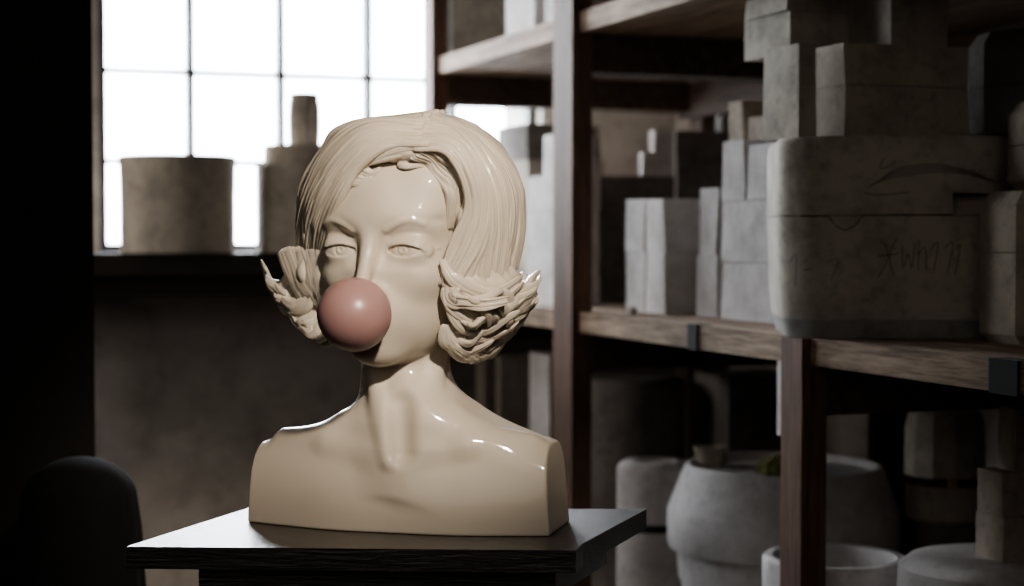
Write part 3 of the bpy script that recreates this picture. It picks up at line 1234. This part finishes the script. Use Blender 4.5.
def tube(bm, pts, r, n=6):
    """thin round stroke along pts"""
    pts = [Vector(p) for p in pts]
    prev = None
    for i, p in enumerate(pts):
        d = (pts[min(i + 1, len(pts) - 1)] - pts[max(i - 1, 0)]).normalized()
        a = d.orthogonal().normalized()
        b = d.cross(a)
        vs = [bm.verts.new(p + (a * math.cos(2 * PI * k / n) + b * math.sin(2 * PI * k / n)) * r) for k in range(n)]
        if prev:
            # match the closest start so the skin does not twist
            k0 = min(range(n), key=lambda k: (vs[k].co - prev[0].co).length)
            vs = vs[k0:] + vs[:k0]
            for k in range(n):
                bm.faces.new((prev[k], prev[(k + 1) % n], vs[(k + 1) % n], vs[k]))
        else:
            bm.faces.new(list(reversed(vs)))
        prev = vs
    bm.faces.new(prev)


GY = 2.455                               # distance of its near face
gH = z_at(136, GY) - ZM
gx0, gx1 = at(789, 300, GY).x, at(1026, 300, GY).x
ghx, ghy = (gx1 - gx0) / 2, .165
G = empty('oval_mold', ((gx0 + gx1) / 2, GY + ghy, ZM + LIFT), -math.radians(4))
tag(G, 'largest grey plaster mold with rounded corners and pencil scribbles, overhanging the shelf edge', 'mold')
SZ = z_at(216, GY) - ZM                  # height of the joint


def g_half(z):
    """half sizes of the mold at height z"""
    f = np.interp(z, [0, .028, .075, SZ, gH - .02, gH - .006, gH], [.915, .955, .975, .995, 1.0, .99, .965])
    g = np.interp(z, [0, .028, .075, SZ, gH - .02, gH - .006, gH], [.95, .985, .992, .998, 1.0, .993, .975])
    return ghx * f, ghy * g


def g_ring(z):
    a, b = g_half(z)
    return (rrect(a, b, .075), z)


bm = bmesh.new()
rings(bm, [g_ring(z) for z in (0, .010, .026)])
link_mesh('mold_base', bm_mesh('mold_base', bm, .6), P_BASE, G)['label'] = 'darker chamfered foot'
bm = bmesh.new()
rings(bm, [g_ring(z) for z in np.linspace(.0265, SZ - .0006, 8)])
link_mesh('mold_half', bm_mesh('mold_half', bm, .6), P_GREY, G)
bm = bmesh.new()
rings(bm, [g_ring(z) for z in list(np.linspace(SZ + .0006, gH - .02, 6)) + [gH - .012, gH - .006, gH - .002, gH]])
up = bm_mesh('mold_half', bm, .6)
uo = link_mesh('mold_half', up, P_GREY, G)


def g_local(px, py, out=0.0):
    """point on the near face at a measured place"""
    M = Matrix.Translation(G.location) @ Matrix.Rotation(G.rotation_euler.z, 4, 'Z')
    Mi = M.inverted()
    o = Mi @ Vector((0, 0, CAM_Z))
    d = Mi.to_3x3() @ ray(px, py)
    y = -ghy
    p = o
    for _ in range(4):
        k = (y - o.y) / d.y
        p = o + d * k
        y = -g_half(float(p.z))[1]
    return Vector((p.x, y - out, p.z))


# finger slot cut at the joint
pa, pb = g_local(953, 193), g_local(990, 215)
cb = bmesh.new()
add_box(cb, pa.x, pb.x, -ghy - .05, -ghy + .035, SZ - .01, pa.z)
cme = bm_mesh('cut', cb)
co = bpy.data.objects.new('cut', cme)
COL.objects.link(co)
co.parent = G
md = uo.modifiers.new('b', 'BOOLEAN')
md.operation = 'DIFFERENCE'
md.object = co
md.solver = 'EXACT'
bpy.context.view_layer.update()
dg = bpy.context.evaluated_depsgraph_get()
cut_me = bpy.data.meshes.new_from_object(uo.evaluated_get(dg))
uo.modifiers.clear()
uo.data = cut_me
cut_me.materials.clear()
cut_me.materials.append(P_GREY)
bpy.data.objects.remove(co)
# joint line with its key
bm = bmesh.new()
tube(bm, [g_local(px, py, .0) for px, py in ((800, 216), (815, 216), (828, 216), (832, 221), (837, 227), (845, 230), (853, 227), (859, 221), (863, 215.5), (890, 215), (920, 215), (952, 214.5))], .0008)
link_mesh('joint_line', bm_mesh('joint_line', bm, 1), M_SEAM, G)
# pencil marks
marks = bmesh.new()


def stroke(pts, r=.00055):
    fine = catmull([(p[0], p[1], 0) for p in pts], max(4, len(pts) * 5))
    tube(marks, [g_local(float(p[0]), float(p[1]), .0001) for p in fine], r, 5)


for k in range(5):                        # scribbled shading on the upper half
    f = k / 4.0
    stroke([(868 + 14 * f, 187 - 8 * f), (886 + 8 * f, 179 - 9 * f), (910, 175 - 9 * f), (938, 172 - 8 * f), (968 - 6 * f, 175 - 6 * f), (1000 - 26 * f, 183 - 12 * f)], .00042)
stroke([(884, 158), (880, 168), (890, 166), (896, 160)])
stroke([(864, 193), (880, 195), (910, 192)])
link_mesh('pencil_scribble', bm_mesh('pencil_scribble', marks, 1), M_LINE, G)['label'] = 'dark pencil scribble'
marks = bmesh.new()
stroke([(790, 262), (796, 254), (796, 272), (795, 286)])          # 1
stroke([(805, 261), (806, 261.5)], .0012)                         # .
stroke([(803, 270), (812, 269)])                                   # -
stroke([(826, 262), (838, 260), (831, 280)], .0004)               # 7
link_mesh('pencil_number', bm_mesh('pencil_number', marks, 1), M_LINE, G)['label'] = 'faint pencil number at left'
marks = bmesh.new()
stroke([(880, 240), (886, 247), (888, 256), (884, 268), (877, 278)])   # )(
stroke([(897, 238), (891, 250), (890, 262), (894, 276)])
stroke([(878, 256), (898, 254)])
stroke([(902, 246), (903, 268), (908, 254), (912, 268), (915, 244)])   # W
stroke([(919, 240), (918, 270)])
stroke([(918, 255), (925, 248), (926, 270)])
stroke([(930, 250), (938, 243), (934, 270)])                       # 7
stroke([(944, 248), (953, 243), (948, 272)])                       # 7
stroke([(956, 250), (960, 246), (955, 276)])                       # 7
link_mesh('pencil_number', bm_mesh('pencil_number', marks, 1), M_LINE, G)['label'] = 'scrawled pencil number at right'
GT = ZM + gH

# --- on top of it
BG = 'rough grey block molds piled on the big scribbled mold'
h1 = block('block_mold', 'chamfered grey block with a crack line, lying on the big scribbled mold', BG, None, 803, 846, GT, 43, px2=968, L=.20, mat=P_WARM, Y=2.50, ch=.011, seam=.56, j=.004)
h2 = block('block_mold', 'small upright grey block on the big mold\'s left corner', BG, None, 763, 797, GT, H=topz(h1) - GT, D=.03, mat=P_GREY, Y=2.515, split='n', ch=.006)
h3 = block('block_mold', 'long grey block with slanted lower edge, high on the pile near the upper shelf', BG, None, 744, 789, topz(h1), H=.098, px2=884, mat=P_GREY, Y=2.64, ch=.012, seam=.66, j=.004)
h5 = block('block_mold', 'dark grey block at the top of the pile, right of the long one', BG, None, 888, 890, topz(h1), H=.098, D=.10, L=.12, mat=P_GREY, Y=2.555, ch=.008, split='n')


def octo(bm, r, z0, z1, ch, rot=PI / 8, n=8):
    def ring(rr):
        return [(rr * math.cos(rot + 2 * PI * i / n), rr * math.sin(rot + 2 * PI * i / n)) for i in range(n)]
    rings(bm, [(ring(r - ch), z0), (ring(r), z0 + ch), (ring(r), z1 - ch * 1.3), (ring(r - ch), z1)])


def octo_mold(name, label, group, px, Y, r, z0, z1, seam, mat, rot=PI / 8, n=8, ch=.014):
    p = at(px, 300, Y)
    z0 = z0 + LIFT
    e = empty(name, (p.x, p.y, z0))
    tag(e, label, 'mold', group)
    h = z1 - z0
    for a, b in ((0, h * seam - .0006), (h * seam + .0006, h)):
        bm = bmesh.new()

        def ring(rr):
            return [(rr * math.cos(rot + 2 * PI * i / n), rr * math.sin(rot + 2 * PI * i / n)) for i in range(n)]
        lv = [(ring(r - ch), 0), (ring(r), ch), (ring(r), b)] if a == 0 else [(ring(r), a), (ring(r), h - ch * 1.3), (ring(r - ch), h)]
        rings(bm, lv)
        bevel_all(bm, .002, 2)
        link_mesh('mold_half', bm_mesh('mold_half', bm), mat, e)
    return e


RF = 'eight-sided molds at the right end of the shelf'
octo_mold('faceted_mold', 'pitted grey eight-sided mold at the front right shelf edge', RF, 1070, 2.36, .122, ZM, z_at(190, 2.27), .60, P_WARM, rot=PI / 8 + .25)
octo_mold('faceted_mold', 'grey eight-sided mold stacked upon the pitted one at photo\'s right edge', RF, 1078, 2.36, .096, z_at(190, 2.27), z_at(97, 2.3), .5, P_WARM, rot=PI / 8 + .1)
k1 = block('block_mold', 'dark mold standing between the scribbled mold and the right shelf end', DK, None, 1016, 1024, ZM, H=gH, D=.22, L=.16, mat=P_DARK, Y=2.62, split='h')
octo_mold('faceted_mold', 'dark faceted mold with one bright lit edge, above the scribbled mold\'s right end', RF, 1040, 2.665, .112, GT, GT + .17, .5, P_DARK, rot=PI / 8, n=12)



# ================================================================== LOWER SHELF
def lathe_mold(name, label, group, px, Y, z0, profs, mat, n=72, cat='mold', pnames=None):
    """profs: list of closed profiles [(r,z)...] (z from z0), one per part"""
    p = at(px, 300, Y)
    e = empty(name, (p.x, p.y, z0 + LIFT))
    tag(e, label, cat, group)
    for i, pr in enumerate(profs):
        bm = bmesh.new()
        add_lathe(bm, pr, n)
        link_mesh(pnames[i] if pnames else 'mold_half', bm_mesh('mold_half', bm, .5), mat[i] if isinstance(mat, list) else mat, e)
    return e


def rnd(r, z, q, up=True, k=5):
    """quarter-round corner of radius q at outer radius r, ending at height z"""
    if up:
        return [(r - q + q * math.cos(PI / 2 * i / k), z - q + q * math.sin(PI / 2 * i / k)) for i in range(k + 1)]
    return [(r - q + q * math.sin(PI / 2 * i / k), z + q - q * math.cos(PI / 2 * i / k)) for i in range(k + 1)]


LS = 'round molds on the lower shelf'
# barrel with a strap
z1_ = z_at(464, 3.25) - ZL
zs = z_at(530, 3.23) - ZL
rb = 38 * 3.3 / FPX
lathe_mold('round_mold', 'pale round barrel mold with dark middle band beside the pedestal', LS, 655, 3.3, ZL,
           [[(0, 0), (rb, 0), (rb, zs - .008), (0, zs - .008)],
            [(0, zs + .008)] + [(rb, zs + .008)] + rnd(rb, z1_, .018) + [(rb - .03, z1_), (rb - .034, z1_ - .006), (0, z1_ - .006)],
            [(0, zs - .008), (rb - .003, zs - .008), (rb - .003, zs + .008), (0, zs + .008)]], [P_LIGHT, P_LIGHT, M_STRAP_NOTCH], pnames=['mold_half', 'mold_half', 'strap'])
# big turntable-shaped mold
R2 = 116 * 3.05 / FPX
nY = 3.05 - R2
zt = z_at(464, 3.05) - ZL
zk, zb, zc = z_at(507, 3.05) - ZL, z_at(546, 3.05) - ZL, z_at(577, 3.05) - ZL
lathe_mold('round_mold', 'widest pale round mold with conical shoulder and dished top, behind the near post', LS, 784, 3.05, ZL,
           [[(0, 0), (R2 * .86, 0), (R2 * .87, zc - .004), (0, zc - .004)],
            [(0, zc), (R2 * .90, zc), (R2 * .91, zb - .004), (0, zb - .004)],
            [(0, zb), (R2 * .985, zb), (R2, zb + .008), (R2, zk - .004), (R2 * .99, zk), (R2 * .86, zt - .008), (R2 * .835, zt), (R2 * .80, zt), (R2 * .78, zt - .004), (R2 * .74, zt - .012), (0, zt - .014)]], P_LIGHT)
bp = at(784, 300, 3.05)
# small pot and sponge on its top
e = lathe_mold('small_pot', 'small brownish pot standing on the widest round mold\'s rim', None, 704, 3.17, ZL + zt - .013,
               [[(0, 0), (.026, 0), (.029, .028), (.031, .030), (.031, .036), (.026, .036), (.024, .012), (0, .012)]], P_WARM, 32, 'pot', ['pot_body'])
e.location.x = bp.x - R2 * .60
e.location.y = bp.y + .06
bm = bmesh.new()
bmesh.ops.create_icosphere(bm, subdivisions=4, radius=1)
for v in bm.verts:
    k = 1 + .16 * math.sin(v.co.x * 9 + 1) * math.sin(v.co.y * 8) + .10 * math.sin(v.co.z * 17 + v.co.x * 13)
    v.co = Vector((v.co.x * .042 * k, v.co.y * .034 * k, max(v.co.z, -.5) * .022 * k + .011))
o = link_mesh('sponge', bm_mesh('sponge', bm, 2), M_MOSS, None, (bp.x - .012, bp.y - .06, ZL + zt - .009))
tag(o, 'lumpy olive green sponge lying in the widest round mold\'s dish', 'sponge')
bm = bmesh.new()
bmesh.ops.create_icosphere(bm, subdivisions=3, radius=1)
for v in bm.verts:
    v.co = Vector((v.co.x * .012, v.co.y * .012, max(v.co.z, -.6) * .016 + .0096))
o = link_mesh('plaster_lump', bm_mesh('plaster_lump', bm, 2), P_LIGHT, None, (bp.x + .03, bp.y + .01, ZL + zt - .0125))
tag(o, 'little pale lump beside the green sponge', 'plaster lump')
# open bowl in front
RB = 72 * 2.70 / FPX
zr = z_at(556, 2.70) - ZL
lathe_mold('bowl', 'pale open bowl with thick rim, low behind the near post', None, 836, 2.70, ZL,
           [[(0, 0), (RB * .85, 0), (RB * .97, zr * .5)] + [(RB, zr - .012), (RB * .995, zr - .004), (RB * .97, zr), (RB * .86, zr), (RB * .83, zr - .006), (RB * .74, .06), (0, .03)]], P_LIGHT, 64, 'bowl', ['bowl_body'])
# strapped barrel
r6 = 41 * 3.0 / FPX
z6a, z6b = z_at(526, 2.93) - ZL, z_at(413, 2.95) - ZL
zs6 = z_at(484, 2.93) - ZL
e = lathe_mold('round_mold', 'brownish round mold held by a dark strap with brass buckle', LS, 946, 3.0, ZL + z6a,
               [[(0, 0)] + rnd(r6 * .98, 0, .01, False) + [(r6, zs6 - z6a - .0006), (0, zs6 - z6a - .0006)],
                [(0, zs6 - z6a + .0006), (r6, zs6 - z6a + .0006)] + [(r6 * .99, z6b - z6a - .03), (r6 * .90, z6b - z6a - .004), (r6 * .84, z6b - z6a), (0, z6b - z6a)]], P_WARM, 12)
bm = bmesh.new()
add_lathe(bm, [(r6 - .004, zs6 - z6a - .007), (r6 + .003, zs6 - z6a - .007), (r6 + .003, zs6 - z6a + .007), (r6 - .004, zs6 - z6a + .007), (r6 - .004, zs6 - z6a - .007)], 12)
st = link_mesh('strap', bm_mesh('strap', bm), M_STRAP_NOTCH, e)
bm = bmesh.new()
add_box(bm, -.008, .008, -.004, .003, -.0095, .0095)
bevel_all(bm, .002, 2)
k = link_mesh('buckle', bm_mesh('buckle', bm), M_BRASS, st, (-.005, -r6 - .002, zs6 - z6a))
k['label'] = 'brass buckle'
lathe_mold('round_mold', 'dark low round block supporting the strapped mold', LS, 955, 3.0, ZL,
           [[(0, 0), (r6 * .92, 0), (r6 * .92, z6a * .5), (0, z6a * .5)], [(0, z6a * .5 + .001), (r6 * .92, z6a * .5 + .001), (r6 * .92, z6a), (0, z6a)]], P_DARK, 48)
# disc with two blocks on it
RD = 96 * 2.45 / FPX
zd = z_at(556, 2.45) - ZL
lathe_mold('round_mold', 'broad pale disc-shaped mold in the lower right corner carrying a block stack', LS, 995, 2.45, ZL,
           [[(0, 0), (RD * .9, 0), (RD * .94, zd * .55), (0, zd * .55)],
            [(0, zd * .55 + .001), (RD, zd * .55 + .001), (RD, zd * .75), (RD * .96, zd - .016), (RD * .85, zd - .004), (RD * .72, zd), (0, zd)]], P_LIGHT)
LB = 'blocks stacked on the broad disc mold'
l8 = block('block_mold', 'beige two-part block standing on the broad disc mold', LB, None, 979, 1006, ZL + zd, 474, D=.075, mat=P_WARM, Y=2.40, ch=.004)
block('block_mold', 'beige block on top of the two-part block, at lower right', LB, None, 1000, 1016, topz(l8), 409, D=.07, mat=P_WARM, Y=2.415, ch=.004, split='n')
# dim shapes at the back
z9 = z_at(376, 3.62) - ZL
r9 = 52 * 3.62 / FPX
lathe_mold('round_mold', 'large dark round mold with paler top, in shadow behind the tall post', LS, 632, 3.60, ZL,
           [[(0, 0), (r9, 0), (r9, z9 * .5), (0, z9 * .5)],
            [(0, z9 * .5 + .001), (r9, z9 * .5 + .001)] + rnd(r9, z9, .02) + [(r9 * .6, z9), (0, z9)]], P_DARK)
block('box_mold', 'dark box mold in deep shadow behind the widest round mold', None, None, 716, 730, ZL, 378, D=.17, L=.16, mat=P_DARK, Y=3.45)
block('plaster_mold', 'tall pale slab on the lower shelf right beside the tall post', 'slabs on the lower shelf\'s far bay', 1.36, 530, 549, ZL, 356, D=.05, mat=P_LIGHT, split='n')
block('plaster_mold', 'tall grey slab on the lower shelf near the bust\'s shoulder', 'slabs on the lower shelf\'s far bay', 1.42, 476, 500, ZL, 356, D=.14, mat=P_GREY, split='n')

# ================================================================== ON THE WINDOW LEDGE
ZW = 1.335
ty = 4.02
rt = 57.5 * ty / FPX
ht = z_at(157, ty) - ZW
lathe_mold('round_mold', 'wide grey drum mold silhouetted on the window ledge', 'molds on the window ledge', 178.5, ty, ZW,
           [[(0, 0), (rt * .985, 0), (rt * .985, ht * .62), (0, ht * .62)],
            [(0, ht * .62 + .001), (rt * .99, ht * .62 + .001), (rt, ht * .9), (rt * 1.005, ht - .004), (rt * .99, ht), (rt * .85, ht), (rt * .82, ht - .02), (0, ht - .02)]], P_GREY)
y2 = 4.08
rs = 47 * y2 / FPX
hs1, hs2 = z_at(166, y2) - ZW, z_at(146, y2) - ZW
lathe_mold('round_mold', 'stepped grey round mold on the window ledge, half behind the bust\'s hair', 'molds on the window ledge', 304, y2, ZW,
           [[(0, 0), (rs, 0), (rs, hs1), (0, hs1)],
            [(0, hs1 + .0005), (rs * .84, hs1 + .0005), (rs * .84, hs2 - .006), (rs * .8, hs2), (0, hs2)]], P_GREY)
rn = 15.5 * y2 / FPX
hn = z_at(94, y2) - ZW - hs2
lathe_mold('bottle_mold', 'small grey bottle-shaped piece standing on the stepped mold at window', 'molds on the window ledge', 305, y2, ZW + hs2,
           [[(0, 0), (rn * .95, 0), (rn, hn * .12), (rn * 1.04, hn * .5), (rn, hn * .82), (rn * .93, hn * .86), (rn * .93, hn * .97), (rn * .85, hn), (0, hn)]], P_GREY, 48, pnames=['mold_body'])

# ================================================================== COVERED STOOL BY THE DARK WALL
def draped(label):
    c = at(72, 470, 2.5)
    top = z_at(462, 2.5)
    e = empty('covered_stool', (c.x, 2.55, 0))
    tag(e, label, 'stool')
    bm = bmesh.new()
    n, mz = 96, 24
    prevs = None
    first = None
    fs = [i / mz * .94 for i in range(mz)] + [.94 + .06 * math.sin(PI / 2 * i / 10) for i in range(11)]
    for f in fs:
        z = f * top
        q = 1 - f
        r = .085 + .05 * q if f < .94 else .085 * math.sqrt(max(0.0, 1 - ((f - .94) / .06) ** 2 * .96))
        vs = []
        for k in range(n):
            a = 2 * PI * k / n
            w = 1 + (.10 * q ** .8) * math.sin(a * 9 + 1.3 * math.sin(a * 2)) + .02 * math.sin(a * 3 + f * 4)
            vs.append(bm.verts.new((r * w * math.cos(a), r * w * math.sin(a), z)))
        if prevs:
            for k in range(n):
                bm.faces.new((prevs[k], prevs[(k + 1) % n], vs[(k + 1) % n], vs[k]))
        else:
            first = vs
        prevs = vs
    bm.faces.new(prevs)
    bm.faces.new(list(reversed(first)))
    link_mesh('cloth_cover', bm_mesh('cloth_cover', bm, 1.2), M_CLOTH, e)
    return e


draped('tall stool hidden under a black cloth beside the dark wall at left')

# remove the bookkeeping values used while stacking
for o in bpy.data.objects:
    if 'top' in o:
        del o['top']

# ================================================================== LIGHT
w = bpy.data.worlds.new('sky')
SC.world = w
w.use_nodes = True
bg = w.node_tree.nodes['Background']
bg.inputs['Color'].default_value = (0.80, 0.89, 1.0, 1)
bg.inputs['Strength'].default_value = 22.0


def area(name, loc, tgt, e, sx, sy, col, portal=False):
    l = bpy.data.lights.new(name, 'AREA')
    l.shape = 'RECTANGLE'
    l.size, l.size_y, l.energy, l.color = sx, sy, e, col
    if portal:
        l.cycles.is_portal = True
    o = bpy.data.objects.new(name, l)
    COL.objects.link(o)
    o.location = loc
    o.rotation_euler = (Vector(tgt) - Vector(loc)).to_track_quat('-Z', 'Y').to_euler()
    return o


for wn in (W1, W2):
    tm, zm = (wn[0] + wn[1]) / 2, (wn[2] + wn[3]) / 2
    area('sky_portal', SF(S1 + .14, tm, zm), SF(S1 - 1, tm, zm), 1, wn[1] - wn[0], wn[3] - wn[2], (1, 1, 1), True)

key = bpy.data.lights.new('studio_spot', 'SPOT')
key.energy = 185
key.color = (1, .88, .74)
key.spot_size = math.radians(21)
key.spot_blend = .9
key.shadow_soft_size = .06
ko = bpy.data.objects.new('studio_spot', key)
COL.objects.link(ko)
ko.location = (.42, .35, 2.35)
ko.rotation_euler = (Vector((-.11, 2.0, 1.36)) - ko.location).to_track_quat('-Z', 'Y').to_euler()

sun = bpy.data.lights.new('hazy_sky_sun', 'SUN')
sun.energy = 27.0
sun.angle = math.radians(60)
sun.color = (.93, .96, 1)
so = bpy.data.objects.new('hazy_sky_sun', sun)
COL.objects.link(so)
so.location = SF(6, -.5, 4)
so.rotation_euler = (-(SF(1, -.30, .42))).to_track_quat('-Z', 'Y').to_euler()
fill = area('room_fill', (-.5, -1.2, 2.6), (-.1, 3.0, .9), 21, 3.2, 2.2, (1, .93, .86))  # soft fill added behind the camera to lift the shaded faces
area('wall_fill', SF(3.75, -1.2, 1.7), SF(4.3, .9, .9), 16, .7, .7, (1, .92, .84))  # unseen fill added behind the partition, brightens the wall below the window
SC.view_settings.view_transform = 'AgX'
SC.view_settings.look = 'AgX - Medium High Contrast'
SC.view_settings.exposure = 0.0
SC.cycles.use_denoising = True
SC.cycles.max_bounces = 8
SC.cycles.sample_clamp_indirect = 8.0
